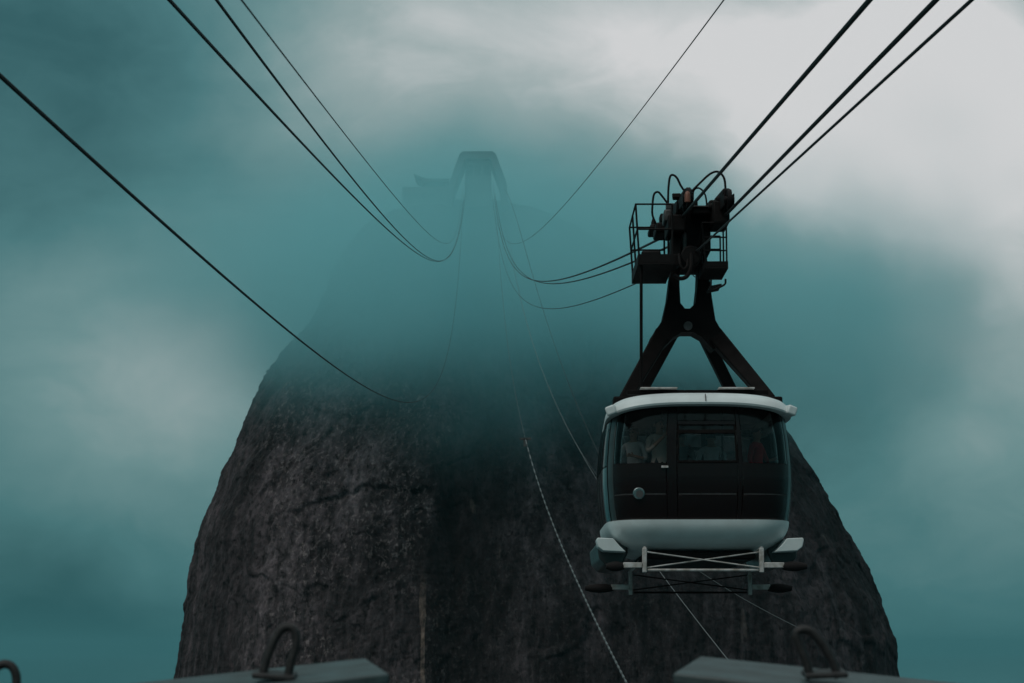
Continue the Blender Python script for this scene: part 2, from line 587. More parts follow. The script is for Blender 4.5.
def mountain():
    lp = [(900, 160), (760, 171), (683, 177), (655, 180), (625, 185), (600, 188), (570, 193), (545, 195), (530, 199), (515, 205), (480, 218), (455, 229), (425, 241), (400, 254), (385, 262), (350, 285), (335, 298), (310, 312), (285, 323), (255, 338), (235, 350), (222, 370), (212, 402), (203, 450)]
    rp = [(900, 930), (760, 912), (683, 900), (670, 898), (640, 893), (610, 885), (575, 869), (545, 854), (515, 839), (490, 826), (470, 814), (445, 798), (410, 775), (380, 752), (340, 715), (300, 675), (260, 630), (230, 588), (212, 550), (203, 515)]
    yy = np.array([p[0] for p in lp], float)
    lz = np.array([at(p[1], p[0], YS).z for p in lp])
    lx = np.array([at(p[1], p[0], YS).x for p in lp])
    rz = np.array([at(p[1], p[0], YS).z for p in rp])
    rx = np.array([at(p[1], p[0], YS).x for p in rp])
    lo = np.argsort(lz)
    ro = np.argsort(rz)
    ztop = min(lz.max(), rz.max())
    nz, nt = 560, 820
    zz = np.concatenate([np.linspace(SEA_Z - 0.5, -18, 60, endpoint=False), np.linspace(-18, ztop, nz - 60)])
    L_ = np.interp(zz, lz[lo], lx[lo])
    R_ = np.interp(zz, rz[ro], rx[ro])
    below = np.clip(-55 - zz, 0, None)
    L_ -= below * 0.35
    R_ += below * 0.35
    # angles: dense on the side that faces the valley
    t = np.concatenate([np.linspace(-math.pi * 0.56, math.pi * 0.56, nt - 80), np.linspace(math.pi * 0.56, math.pi * 1.44, 82)[1:-1]])
    T, Z = np.meshgrid(t, zz)
    xc = ((L_ + R_) / 2)[:, None]
    w = ((R_ - L_) / 2)[:, None]
    n = 2.35
    sx = np.sign(np.sin(T)) * np.abs(np.sin(T)) ** (2 / n)
    sy = -np.sign(np.cos(T)) * np.abs(np.cos(T)) ** (2 / n)
    X = xc + w * sx
    Y = YS + 0.92 * w * sy
    # outward direction in plan
    nx, ny = np.sin(T), -np.cos(T)
    front = np.clip(-ny, 0, 1)
    # buttresses and hollows that run down the face
    big = fbm(X * 0.018, Y * 0.018 + 3, Z * 0.006, 3)
    flute = fbm(X * 0.07 + 5, Y * 0.07, Z * 0.009, 3)
    flute2 = fbm(X * 0.22, Y * 0.22, Z * 0.02 + 9, 3)
    rough = fbm(X * 0.16, Y * 0.16, Z * 0.13, 5, 0.55)
    grit = fbm(X * 0.55, Y * 0.55, Z * 0.42, 4, 0.6)
    slab = fbm(X * 0.022 + 40, Y * 0.022, Z * 0.020 + 8, 4)
    slab2 = fbm(X * 0.06 + 11, Y * 0.06, Z * 0.045 - 8, 4)
    wgt = np.where(front > 0, 1.0, 0.6)
    side = np.clip(w / 30.0, 0.2, 1.0)
    zone = sstep(-70, -45, X) * (1 - sstep(-22, -8, X))      # the scaly panel left of the middle
    d = (4.0 * big * front + 1.1 * flute + 0.70 * flute2 + (0.30 + 0.16 * zone) * rough + (0.20 + 0.16 * zone) * grit
         + 0.5 * sstep(0.05, 0.10, slab) - 0.5 * sstep(0.16, 0.20, slab) + (0.18 + 0.22 * zone) * (sstep(0.02, 0.05, slab2) - 0.6 * sstep(0.22, 0.25, slab2))) * side
    # an overhanging flake across the middle of the face
    arc = Z - (34.0 - 0.010 * (X + 28) ** 2 + 1.5 * fbm(X * 0.2, Y * 0, Z * 0, 3))
    d += 1.1 * sstep(-58, -42, X) * (1 - sstep(-22, -12, X)) * sstep(-0.5, 0.8, arc) * (1 - sstep(2, 16, arc))
    # the right half steps back behind a rounded edge
    d -= 5.0 * sstep(-20, -6, X) * (1 - sstep(40, 75, X)) * front
    # a gully low in the middle with a pale run of stone beside it
    d -= 2.0 * np.exp(-((X + 14 - 0.02 * Z) / 3.0) ** 2) * front * (1 - sstep(25, 50, Z))
    edge = np.abs(np.abs(T) - math.pi / 2) < 0.25
    d = d - d[edge].mean() - 2.1
    X = X + nx * d
    Y = Y + ny * d
    Zo = Z + 0.5 * fbm(X * 0.1, Y * 0.1, Z * 0.1, 2)
    # crown
    nV = X.size
    co = np.stack([X, Y, Zo], -1).reshape(-1, 3)
    m_, n_ = X.shape
    i = np.arange(m_ - 1)[:, None] * n_
    j = np.arange(n_)[None, :]
    jn = (j + 1) % n_
    q = np.stack([i + j, i + jn, i + n_ + jn, i + n_ + j], -1).reshape(-1, 4)
    co = np.vstack([co, [[float(xc[-1, 0]), YS, ztop + 1.5]]])
    top = (m_ - 1) * n_
    tri = np.stack([top + np.arange(n_), top + (np.arange(n_) + 1) % n_, np.full(n_, nV)], -1)
    me = bpy.data.meshes.new('mountain')
    nq, ntri = len(q), len(tri)
    me.vertices.add(len(co))
    me.vertices.foreach_set('co', co.ravel())
    me.loops.add(nq * 4 + ntri * 3)
    me.loops.foreach_set('vertex_index', np.concatenate([q.ravel(), tri.ravel()]).astype(np.int32))
    me.polygons.add(nq + ntri)
    me.polygons.foreach_set('loop_start', np.concatenate([np.arange(nq) * 4, nq * 4 + np.arange(ntri) * 3]).astype(np.int32))
    me.update(calc_edges=True)
    me.validate()
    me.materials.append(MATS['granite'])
    me.shade_smooth()
    o = bpy.data.objects.new('mountain', me)
    C.objects.link(o)
    tag(o, 'tall dark granite dome with its summit lost in cloud', 'mountain', kind='structure')
    return ztop


ZTOP = mountain()


# ------------------------------------------------------------------ summit station
def station():
    Y0 = 497.0
    base = at(478, 206, Y0)
    root = empty('cable_station', base)
    tag(root, 'hazy cable car station on the cloud covered summit, with a tapered arch', 'building')
    P = lambda x, y, Y=Y0: at(x, y, Y) - base
    # the great arch, a frame of flat boxes front to back
    out = [(445, 206), (447.5, 187), (459.5, 154), (463, 151.2), (492.5, 151.2), (496, 154), (506.5, 183), (509, 206)]
    inn = [(501.5, 206), (500, 185), (491, 160), (489.5, 158.5), (466, 158.5), (464.5, 160), (454, 188), (452, 206)]
    mb = MB()
    n = len(out)
    A = [P(*p) for p in out]
    B = [P(*p) for p in reversed(inn)]
    dv = Vector((0, 11, 0))
    for i in range(n - 1):
        mb.prism([A[i], A[i + 1], B[i + 1], B[i]], dv)
    mb.build('arch', 'station_dark', root, smooth=False)
    mb = MB()
    a, b = P(465, 159, Y0 + 2), P(491, 206, Y0 + 2)
    mb.box(((a.x + b.x) / 2, 6.5, (a.z + b.z) / 2), (b.x - a.x, 8, a.z - b.z))
    house = mb.build('machine_house', 'concrete_far', root, smooth=False)
    for k in range(3):
        mb = MB()
        c = P(469.5 + k * 8.5, 170, Y0 + 2)
        mb.box((c.x, 2.42, c.z), (1.5, 0.12, 2.4))
        mb.build('window', 'pane_dark', house, smooth=False)
    mb = MB()
    a, b = P(402, 186, Y0), P(447, 208, Y0)
    mb.box(((a.x + b.x) / 2, 5.0, (a.z + b.z) / 2), (b.x - a.x, 8, a.z - b.z))
    wing = mb.build('terrace_wing', 'concrete_far', root, smooth=False)
    for k in range(5):
        mb = MB()
        c = P(407 + k * 8.2, 195, Y0)
        mb.box((c.x, 0.93, c.z), (1.4, 0.12, 1.5))
        mb.build('window', 'pane_dark', wing, smooth=False)
    mb = MB()
    p = [P(414, 173.5), P(419, 176), P(427, 178.5), P(449, 178.5), P(449, 181.5), P(425, 181.5), P(416, 177)]
    mb.prism(p, (0, 9, 0))
    mb.build('canopy', 'station_dark', root, smooth=False)
    for x in (424, 436, 446):
        mb = MB()
        a, b = P(x, 181.5), P(x, 186)
        mb.tube([a + Vector((0, 2, 0)), b + Vector((0, 2, 0))], 0.22, 6)
        mb.build('column', 'station_dark', root, smooth=False)
    mb = MB()
    for x in (478, 480.2):
        mb.tube([P(x, 151.4) + Vector((0, 5, 0)), P(x, 146) + Vector((0, 5, 0))], 0.10, 5)
    mb.build('mast', 'station_dark', root, smooth=False)


station()

# ------------------------------------------------------------------ ropes
LEND = 500.0


def span(x0, h0, x1, h1, b, ya, yb, n):
    """A rope hung between (x0, ya, h0) and (x1, yb, h1) with sag b, sampled more closely near the camera."""
    pts = []
    for i in range(n + 1):
        t = (i / n) ** 2.0
        pts.append((x0 + (x1 - x0) * t, ya + (yb - ya) * t, h0 + (h1 - h0) * t - 4 * b * t * (1 - t)))
    return pts


def rope(pts, r, m, label, group=None, cat='cable', name='steel_cable', n=8):
    mb = MB()
    mb.tube(pts, r, n)
    o = mb.build(name, m)
    tag(o, label, cat, group)
    return o


def full(q, ya=0.0, n=150):
    x0, x1, h0, h1, b = q
    f = lambda Y: (x0 + (x1 - x0) * Y / LEND, Y, h0 + (h1 - h0) * Y / LEND - 4 * b * (Y / LEND) * (1 - Y / LEND))
    out = [f(ya + (LEND - ya) * (i / n) ** 2.2) for i in range(n + 1)]
    return out


G = 'cables strung from the station to the summit'
rope(full((-2.843, -11.389, 2.640, 112.267, 20.338), -6), 0.0145, 'wire_rope', 'lowest slack cable at far left sagging far below the other left hand cables', G)
rope(full((-2.192, -11.103, 2.449, 112.942, 9.676), -6), 0.0145, 'wire_rope', 'thick cable at left, the lower and outer of the close pair', G)
rope(full((-2.725, -10.720, 3.775, 113.042, 10.876), -6), 0.0170, 'wire_rope', 'thick cable at left, the upper and inner of the close pair', G)
rope(full((-1.189, -11.571, 1.587, 114.726, 7.932), -6), 0.0050, 'wire_rope', 'thin cable at left just right of the thick pair, highest of the left hand cables', G)
rope(full((2.807, -5.563, 3.920, 114.626, 10.081), -6), 0.0080, 'wire_rope', 'thin lone cable curving from the top edge to the summit, left of the car', G)


def via(p0, p1, end, b, slope, yback=-8.0):
    dx = -0.0164
    k = p0[1] - yback
    near = [(p0[0] - dx * k * (1 - i / 12), yback + k * i / 12, p0[2] - slope * k * (1 - i / 12)) for i in range(12)]
    mid = [p0, p1]
    return near + mid + span(p1[0], p1[2], end[0], end[1], b, p1[1], LEND, 130)[1:]


T1 = ((2.85, 34.0, 7.05), (2.80, 38.0, 7.42))
T2 = ((3.51, 34.0, 7.02), (3.49, 38.0, 7.52))
H1 = ((3.04, 34.0, 6.43), (3.10, 38.0, 6.95))
rope(via(*T1, (-4.78, 112.97), 9.2, 0.0907), 0.0250, 'wire_rope', 'thick track cable under the left wheels of the car', G)
rope(via(*T2, (-4.62, 112.97), 9.6, 0.0836), 0.0250, 'wire_rope', 'thick track cable under the right wheels of the car', G)
rope(via(*H1, (-5.01, 112.0), 10.9, 0.0920), 0.0150, 'wire_rope', 'thinner haul cable below the two track cables, lowest of the three at upper right', G)


def through(a, b, pix, ya, end):
    """A rope in the plane x = a - b*Y, seen near the given pixels, run on to the summit in one smooth sag."""
    pts = [at(px, py, a / ((px - 512.0) / F * 1.0 + b)) for px, py in pix] + [Vector(end)]
    k = np.polyfit([p.y for p in pts], [p.z for p in pts], 3)
    return [(a - b * Y, Y, float(np.polyval(k, Y))) for Y in [ya + (LEND - ya) * (i / 140) ** 1.6 for i in range(141)]]


rope(full((7.335, -1.976, -8.377, 107.57, 14.427), 12), 0.0120, 'pale_rope', 'pale straight rope passing behind the car and down to the right landing beam', G)
rope(through(9.0, 0.024, [(725, 655), (665, 580), (590, 432), (560, 359), (545, 315)], 104, (-3.2, LEND, 108.5)), 0.018, 'wire_rope', 'dark thin line in the fog descending behind the left edge of the car', G)
rope(through(11.0, 0.028, [(797, 640), (752, 592), (590, 468), (570, 431), (552, 395)], 66, (-3.4, LEND, 108.0)), 0.011, 'guy_rope', 'very faint rope on the rock below the car, running to the right hook', G)


def bead_rope():
    """A rope with pale and dark sleeves in turn along its lower run."""
    q = (3.539, -3.853, -6.143, 107.266, 17.364)
    x0, x1, h0, h1, b = q
    f = lambda Y: Vector((x0 + (x1 - x0) * Y / LEND, Y, h0 + (h1 - h0) * Y / LEND - 4 * b * (Y / LEND) * (1 - Y / LEND)))
    root = empty('marker_rope', f(20))
    tag(root, 'beaded pale rope hanging down the rock face in a long curve', 'rope', G)
    b0 = f(20)
    mb = MB()
    mb.tube([f(20 + (LEND - 20) * (i / 120) ** 2) - b0 for i in range(121)], 0.016, 6)
    mb.build('rope', 'guy_rope', root)
    mb = MB()
    Y = 20.0
    while Y < 168:
        st = 0.0055 * Y * Y / 20 + 0.12
        mb.tube([f(Y) - b0, f(Y + st * 0.55) - b0], 0.022 + 0.00016 * Y, 6)
        Y += st
    sl_ = mb.build('sleeves', 'bead_white', root)
    sl_['kind'] = 'stuff'
    mb = MB()
    c = f(168) - b0
    mb.box(c, (0.9, 0.3, 0.16))
    mb.box(c + Vector((0, 0, -0.3)), (0.3, 0.3, 0.6))
    mb.build('clamp', 'guy_rope', root)


bead_rope()


# ------------------------------------------------------------------ the cable car
def cable_car():
    base = Vector((3.0, 36.0, at(700, 548, 33.9).z))
    car = empty('cable_car', base)
    tag(car, 'black and white aerial cable car hanging from its cables before the mountain', 'cable car')
    ZB = base.z
    CX, CY = base.x, base.y
    YF = 33.75                                     # front face

    def P(px, py, Y):
        return at(px, py, Y) - base

    def zof(py, Y=YF):
        return at(700, py, Y).z - ZB

    cab = empty('cabin', (0, 0, 0))
    cab.parent = car
    hang_p = car

    # plan outline: a rounded rectangle measured along its edge, s = 0 in the middle of the front
    NN = 5.5
    ph = np.linspace(0, 2 * math.pi, 4001)
    W0, L0 = 1.52, 2.30
    fx = np.sign(np.sin(ph)) * np.abs(np.sin(ph)) ** (2 / NN)
    fy = -np.sign(np.cos(ph)) * np.abs(np.cos(ph)) ** (2 / NN)
    seg = np.hypot(np.diff(fx * W0), np.diff(fy * L0))
    S = np.concatenate([[0], np.cumsum(seg)])
    PER = S[-1]

    def plan(s):
        s = s % PER
        return float(np.interp(s, S, fx)), float(np.interp(s, S, fy))

    zk = [zof(y) for y in (520, 505, 480, 462, 435, 405, 395)]
    wk = [1.465, 1.505, 1.535, 1.535, 1.50, 1.425, 1.40]
    lk = [2.20, 2.25, 2.30, 2.30, 2.26, 2.16, 2.12]

    def wl(z):
        return float(np.interp(z, zk, wk)), float(np.interp(z, zk, lk))

    def patch(name, s0, s1, z0, z1, m, parent, off=0.0, th=0.035, ns=None, nz=None, bevel=0.006):
        ns = ns or max(2, int(abs(s1 - s0) / 0.09))
        nz = nz or max(2, int((z1 - z0) / 0.09))
        mb = MB()
        vs = []
        for o in (off, off - th):
            for j in range(nz + 1):
                z = z0 + (z1 - z0) * j / nz
                w, l = wl(z)
                for i in range(ns + 1):
                    x, y = plan(s0 + (s1 - s0) * i / ns)
                    nv = Vector((abs(x) ** (NN - 1) * (1 if x > 0 else -1) / w, abs(y) ** (NN - 1) * (1 if y > 0 else -1) / l, 0)).normalized()
                    vs.append(Vector((x * w, y * l, z)) + nv * o)
        n1 = ns + 1
        N = n1 * (nz + 1)
        fs = []
        for j in range(nz):
            for i in range(ns):
                a = j * n1 + i
                fs.append((a, a + 1, a + n1 + 1, a + n1))
                fs.append((N + a, N + a + n1, N + a + n1 + 1, N + a + 1))
        for i in range(ns):
            fs.append((i, N + i, N + i + 1, i + 1))
            a = nz * n1 + i
            fs.append((a, a + 1, N + a + 1, N + a))
        for j in range(nz):
            a = j * n1
            fs.append((a, a + n1, N + a + n1, N + a))
            a = j * n1 + ns
            fs.append((a, N + a, N + a + n1, a + n1))
        mb.add(vs, fs)
        return mb.build(name, m, parent, bevel=bevel, seg=1)

    zt, zb = zof(404), zof(519)                    # black part, top and bottom
    zs = zof(463)                                  # window sill
    zl = zof(494)                                  # trim line
    half = PER / 2

    def end_face(c, front):
        """The glazed end of the cabin round perimeter position c (0 = front, half = rear)."""
        sg = 1
        g = 0.006
        # frame strips round the panes
        patch('frame_strip', c - 0.555, c - 0.395, zb, zt, 'black_gloss', cab)
        patch('frame_strip', c + 0.565, c + 0.635, zb, zt, 'black_gloss', cab)
        patch('frame_strip', c - 1.50, c - 0.555 - g, zt - 0.075, zt, 'black_gloss', cab)
        patch('frame_strip', c + 0.635 + g, c + 1.50, zt - 0.075, zt, 'black_gloss', cab)
        patch('frame_strip', c - 0.395 + g, c + 0.565 - g, zof(424.5), zof(420.5), 'black_gloss', cab, off=0.01)
        patch('window_pane', c - 1.49, c - 0.555 - g, zs + g, zt - 0.075 - g, 'tinted_glass', cab, th=0.012, bevel=0)
        patch('window_pane', c + 0.635 + g, c + 1.49, zs + g, zt - 0.075 - g, 'tinted_glass', cab, th=0.012, bevel=0)
        patch('window_pane', c - 0.395 + g, c + 0.565 - g, zof(420.5) + g, zt, 'tinted_glass', cab, th=0.012, bevel=0)
        w = patch('window_pane', c - 0.36, c + 0.53, zof(460.5), zof(425.5), 'clear_glass', cab, off=-0.012, th=0.012, bevel=0)
        for (a, b, z0, z1) in ((-0.389, -0.36, zs, zof(424.5) - g), (0.53, 0.559, zs, zof(424.5) - g), (-0.36, 0.53, zs, zof(460.5)), (-0.36, 0.53, zof(433.2), zof(429.5))):
            patch('sash', c + a, c + b, z0, z1, 'black_paint', w, off=0.008, bevel=0.003)
        # lower panels
        for a, b in ((-1.50, -0.555 - g), (-0.395 + g, 0.565 - g), (0.635 + g, 1.50)):
            patch('lower_panel', c + a, c + b, zl + 0.012, zs, 'black_gloss', cab)
            patch('lower_panel', c + a, c + b, zb, zl - 0.012, 'black_gloss', cab)
            patch('trim_strip', c + a + 0.02, c + b - 0.02, zl - 0.009, zl + 0.009, 'machine_grey', cab, off=-0.004, bevel=0)

    end_face(0.0, True)
    end_face(half, False)
    # corner pillars
    for c, q in ((0.0, 1), (0.0, -1), (half, 1), (half, -1)):
        a, b = c + q * 1.506, c + q * 1.72
        patch('corner_pillar', min(a, b), max(a, b), zb, zt, 'silver', cab, ns=6)
    # long sides: panes, posts, lower panels
    for q in (1, -1):
        s0, s1 = 1.726, half - 1.726
        n = 4
        st = (s1 - s0) / n
        for k in range(n):
            a = s0 + k * st
            b = a + st
            x0_, x1_ = (a + 0.05, b - 0.05)
            if q < 0:
                x0_, x1_ = -x1_, -x0_
            patch('window_pane', x0_, x1_, zs, zt - 0.08, 'tinted_glass', cab, th=0.012, bevel=0)
            patch('lower_panel', x0_, x1_, zb, zs - 0.012, 'black_gloss', cab)
        for k in range(n + 1):
            a = s0 + k * st
            x0_, x1_ = max(s0, a - 0.044), min(s1, a + 0.044)
            if q < 0:
                x0_, x1_ = -x1_, -x0_
            patch('side_post', x0_, x1_, zb, zt - 0.08, 'black_paint', cab, off=0.004)
        x0_, x1_ = (s0, s1) if q > 0 else (-s1, -s0)
        patch('header_rail', x0_, x1_, zt - 0.075, zt, 'black_paint', cab)
    # round badge, handle
    c = Vector((-1.0, plan(-1.0)[1] * wl(zl)[1], zl + 0.01))
    mb = MB()
    mb.cyl(c + Vector((0, -0.025, 0)), (0, 1, 0), 0.094, 0.05, 28)
    bd = mb.build('round_badge', 'chrome', cab, bevel=0.012)
    mb = MB()
    mb.cyl(c + Vector((0.012, -0.052, -0.012)), (0, 1, 0), 0.060, 0.012, 24)
    mb.build('badge_centre', 'machine_grey', bd)
    hp = P(664.5, 467.2, YF)
    hy = plan(-0.6)[1] * wl(zs)[1]
    mb = MB()
    mb.box((hp.x, hy - 0.03, hp.z), (0.11, 0.03, 0.035))
    mb.build('handle', 'frame_white', cab, bevel=0.006)

    # white chin at each end: a bowl that curls in under the floor, one continuous belt round the cabin
    mb = MB()
    rows = []
    z1 = zb - 0.008
    z0 = zof(551)
    NR, NS = 12, 160
    for j in range(NR + 1):
        a = j / NR * math.pi / 2
        k = math.cos(a)
        rows.append((z1 - (z1 - z0) * math.sin(a), 1.485 * (0.54 + 0.46 * k), 2.28 * (0.62 + 0.38 * k)))
    vs, fs = [], []
    for (z, ww, ll) in [(z1 + 0.002, 1.36, 2.10)] + rows:
        for i in range(NS):
            x, y = plan(PER * i / NS)
            vs.append((x * ww, y * ll, z))
    for j in range(len(rows)):
        for i in range(NS):
            a, b = j * NS + i, j * NS + (i + 1) % NS
            fs.append((a, b, b + NS, a + NS))
    fs.append(tuple(len(rows) * NS + i for i in range(NS)))
    mb.add(vs, fs)
    mb.build('lower_shell', 'white_paint', cab)
    # dark underfloor
    mb = MB()
    mb.box((0.0, 0.0, z0 - 0.05), (1.75, 3.7, 0.13))
    mb.build('underfloor', 'machine_dark', cab, bevel=0.03)
    # floor and ceiling inside
    mb = MB()
    mb.box((0, 0, zb - 0.06), (2.45, 3.7, 0.05))
    mb.build('floor_plate', 'interior_floor', cab)
    mb = MB()
    mb.box((0, 0, zt + 0.045), (2.55, 3.95, 0.05))
    mb.build('ceiling_panel', 'interior', cab)
    for x in (-0.55, 0.45):
        for y in (-1.0, 1.0):
            mb = MB()
            mb.tube([(x, y, zb - 0.03), (x, y, zt + 0.015)], 0.02, 8)
            mb.build('grab_pole', 'silver', cab)

    # roof: thick white visor that droops toward the sides
    mb = MB()
    WR, LR = 1.515, 2.42
    RN = 8.0
    prof = [(0.90, -0.01), (0.965, -0.015), (0.995, 0.0), (1.0, 0.03), (0.988, 0.085), (0.962, 0.135), (0.925, 0.18), (0.87, 0.21), (0.75, 0.235), (0.5, 0.245), (0.0, 0.25)]
    zr = zof(405.0)
    NS = 180
    pq = np.linspace(0, 2 * math.pi, 6001)
    rx_ = np.sign(np.sin(pq)) * np.abs(np.sin(pq)) ** (2 / RN)
    ry_ = -np.sign(np.cos(pq)) * np.abs(np.cos(pq)) ** (2 / RN)
    rS = np.concatenate([[0], np.cumsum(np.hypot(np.diff(rx_ * WR), np.diff(ry_ * LR)))])
    RPL = [(float(np.interp(rS[-1] * i / NS, rS, rx_)), float(np.interp(rS[-1] * i / NS, rS, ry_))) for i in range(NS)]
    vs, fs = [], []
    for k, dz in prof[:-1]:
        for i in range(NS):
            x, y = RPL[i]
            X_, Y_ = x * WR * k * (1.0 - 0.035 * (1 + y)), y * LR * k
            dr = 0.15 * min(1.0, abs(X_) / 1.5) ** 3.0
            vs.append((X_, Y_, zr + dz - dr * (1.0 if dz > 0.06 else 1.2)))
    vs.append((0, 0, zr + 0.25))
    nr = len(prof) - 1
    for j in range(nr - 1):
        for i in range(NS):
            a, b = j * NS + i, j * NS + (i + 1) % NS
            fs.append((a, b, b + NS, a + NS))
    for i in range(NS):
        fs.append(((nr - 1) * NS + i, (nr - 1) * NS + (i + 1) % NS, nr * NS))
    mb.add(vs, fs)
    roof = mb.build('roof', 'white_paint', cab)
    for q in (-1, 1):                              # square drip ends of the front visor
        mb = MB()
        mb.box((q * 1.405, -2.18, zof(410.6)), (0.16, 0.28, 0.15), ry=q * 0.34, rz=q * 0.30)
        mb.build('visor_end', 'white_paint', roof, bevel=0.03, seg=3)
    mb = MB()
    mb.box((0.0, -1.62, zr + 0.275), (2.28, 0.10, 0.075))
    mb.build('roof_bar', 'black_paint', roof, bevel=0.01)
    for a, b in ((640, 677), (718, 754)):
        p0, p1 = P(a, 386.6, 34.3), P(b, 386.6, 34.3)
        mb = MB()
        mb.box(((p0.x + p1.x) / 2, -1.70, p0.z - 0.035), (p1.x - p0.x, 0.25, 0.024))
        mb.build('roof_vent', 'frame_white', roof, bevel=0.008)
    # thin seam down the middle of the visor
    mb = MB()
    mb.box((0.06, -2.375, zr + 0.10), (0.012, 0.05, 0.13), rx=-0.6)
    mb.build('visor_seam', 'machine_grey', roof)

    # side skirts
    for q in (-1, 1):
        mb = MB()
        pr = [(1.36, zof(537.5)), (1.61, zof(536.8)), (1.625, zof(539)), (1.60, zof(546)), (1.52, zof(550)), (1.16, zof(551)), (1.26, zof(545))]
        if q < 0:
            pr = [(-x - 0.035, z) for x, z in pr]
        mb.prism([(x, -2.0, z) for x, z in pr], (0, 0.5, 0))
        mb.build('skirt_end', 'white_paint', cab, bevel=0.012, seg=2)
        mb = MB()
        pr = [(1.12, zof(537)), (1.54, zof(537)), (1.60, zof(541)), (1.57, zof(556)), (1.46, zof(563)), (1.20, zof(565)), (1.10, zof(550))]
        if q < 0:
            pr = [(-x - 0.035, z) for x, z in pr]
        mb.prism([(x, -1.46, z) for x, z in pr], (0, 3.3, 0))
        mb.build('side_skirt', 'silver', cab, bevel=0.03, seg=3)

    # buffer frames under the floor
    def buffer_frame(Y, dy, posts, ytop, ybar, yarm, arms, ends, m, sc=1.0):
        fr = empty('buffer_frame', (0, 0, 0))
        fr.parent = car
        for x in posts:
            mb = MB()
            a, b = P(x, ytop, Y), P(x, ybar + 2.5, Y)
            mb.box(((a.x + b.x) / 2, a.y, (a.z + b.z) / 2), (0.072 * sc, 0.09, a.z - b.z))
            mb.build('post', m, fr, bevel=0.012)
        x0_, x1_ = posts
        mb = MB()
        mb.tube([P(x0_ + 3, ybar, Y), P(x1_ - 3, ybar, Y)], 0.021 * sc, 8)
        mb.build('cross_bar', m if sc == 1.0 else 'machine_dark', fr)
        for (ya_, yb_, o) in ((ytop + 4, ybar - 2.5, -0.03), (ybar - 2.5, ytop + 4, 0.03)):
            mb = MB()
            mb.tube([P(x0_ + 2.5, ya_, Y) + Vector((0, o, 0)), P(x1_ - 2.5, yb_, Y) + Vector((0, o, 0))], 0.012, 6)
            mb.build('brace', m if sc == 1.0 else 'machine_dark', fr)
        for (a, b) in arms:
            mb = MB()
            p0, p1 = P(a, yarm, Y), P(b, yarm, Y)
            mb.box((p0 + p1) / 2, (abs(p1.x - p0.x), 0.10, 0.085))
            mb.build('arm', m, fr, bevel=0.01)
        for (a, b) in ends:
            p0, p1 = P(a, yarm + 1.2, Y), P(b, yarm + 1.2, Y)
            mb = MB()
            n = 10
            mb.tube([p0 + (p1 - p0) * i / n for i in range(n + 1)],
                    [0.035 + 0.045 * math.sin(math.pi * min(1, max(0.02, (i / n) * 0.86 + 0.10))) for i in range(n + 1)], 12)
            mb.build('rubber_buffer', 'rubber', fr)
        for x in posts:                              # hangers back to the underfloor
            mb = MB()
            p = P(x, ytop, Y)
            mb.tube([(p.x, p.y, p.z), (p.x * 0.85, p.y + dy, z0 - 0.06)], 0.03, 6)
            mb.build('strut', m, fr)

    buffer_frame(33.95, 0.5, (644.5, 761.5), 548, 570, 565.2, ((623, 642), (764, 784)), ((624, 606), (782, 807)), 'frame_white')
    buffer_frame(36.2, -0.1, (630.5, 750), 571, 592.5, 587.0, ((611, 629), (752, 770)), ((613, 585), (768, 792)), 'frame_white', 0.8)

    # ------------ hanger
    hg = empty('hanger', (0, 0, 0))
    hg.parent = car
    ol = [(672.5, 258), (667.5, 298), (662.5, 320), (650, 338.5), (661.5, 349.5), (673, 337.5), (682, 332), (693, 332), (702, 337), (713, 349.5), (726, 338.5), (715.5, 320), (712, 298), (707, 258),
          (698.5, 258), (697.5, 285), (695.5, 303), (690, 308.5), (685, 308.5), (680.5, 303), (679.5, 285), (680, 258)]
    Yn = 36.0
    # split into convex pieces: left upright, right upright, bridge
    mb = MB()
    dv = Vector((0, 0.52, 0))
    q = lambda i: P(*ol[i], Yn - 0.26)
    for ids in ((0, 1, 20, 21), (1, 2, 19, 20), (2, 3, 4, 5), (2, 5, 6, 18, 19), (6, 7, 17, 18), (7, 8, 11, 16, 17), (8, 9, 10, 11), (11, 12, 15, 16), (12, 13, 14, 15)):
        mb.prism([q(i) for i in ids], dv)
    bmn = mb
    bmn.build('neck', 'black_paint', hg, smooth=False)
    for side, foot in ((-1, 622.5), (1, 771.5)):
        for Yl in (34.85, 37.15):
            mb = MB()
            top = P(657.5 if side < 0 else 718, 342, Yn)
            fx_ = P(foot, 392, 34.85).x
            ft = Vector((fx_ - (side * 0.20 if Yl > Yn else 0.0), Yl - CY, zr + 0.16))
            ds = -0.28 if Yl < Yn else 0.28
            mid = top.lerp(ft, 0.12)
            if Yl > Yn:
                top = P(674.5 if side < 0 else 702, 330, 36.75)
            mb.beam(top + Vector((-side * 0.06, 0 if Yl > Yn else ds * 0.3, 0.09)), ft, 0.28 if Yl < Yn else 0.20, 0.20, 0.28, 0.24)
            mb.build('leg', 'black_paint', hg, bevel=0.025)
            mb = MB()
            mb.box((ft.x + side * 0.03, ft.y, ft.z - 0.02), (0.26, 0.34, 0.22))
            mb.build('foot', 'black_paint', hg, bevel=0.03)
    mb = MB()
    c = P(688, 322, 36.6)
    mb.box((c.x, c.y, c.z), (0.62, 0.72, 0.30))
    mb.build('neck_block', 'black_paint', hg, bevel=0.05)
    mb = MB()
    c = P(688, 326, Yn - 0.26)
    mb.cyl(c + Vector((0, -0.02, 0)), (0, 1, 0), 0.075, 0.05, 16)
    mb.build('pin', 'machine_grey', hg, bevel=0.01)
    mb = MB()
    mb.tube([P(641.2, 262, 34.7), P(641.2, 391, 34.7)], 0.026, 8)
    mb.build('descent_pole', 'black_paint', hg)

    # ------------ carriage on the ropes
    cg = empty('carriage', (0, 0, 0))
    cg.parent = car
    rnd = random.Random(4)

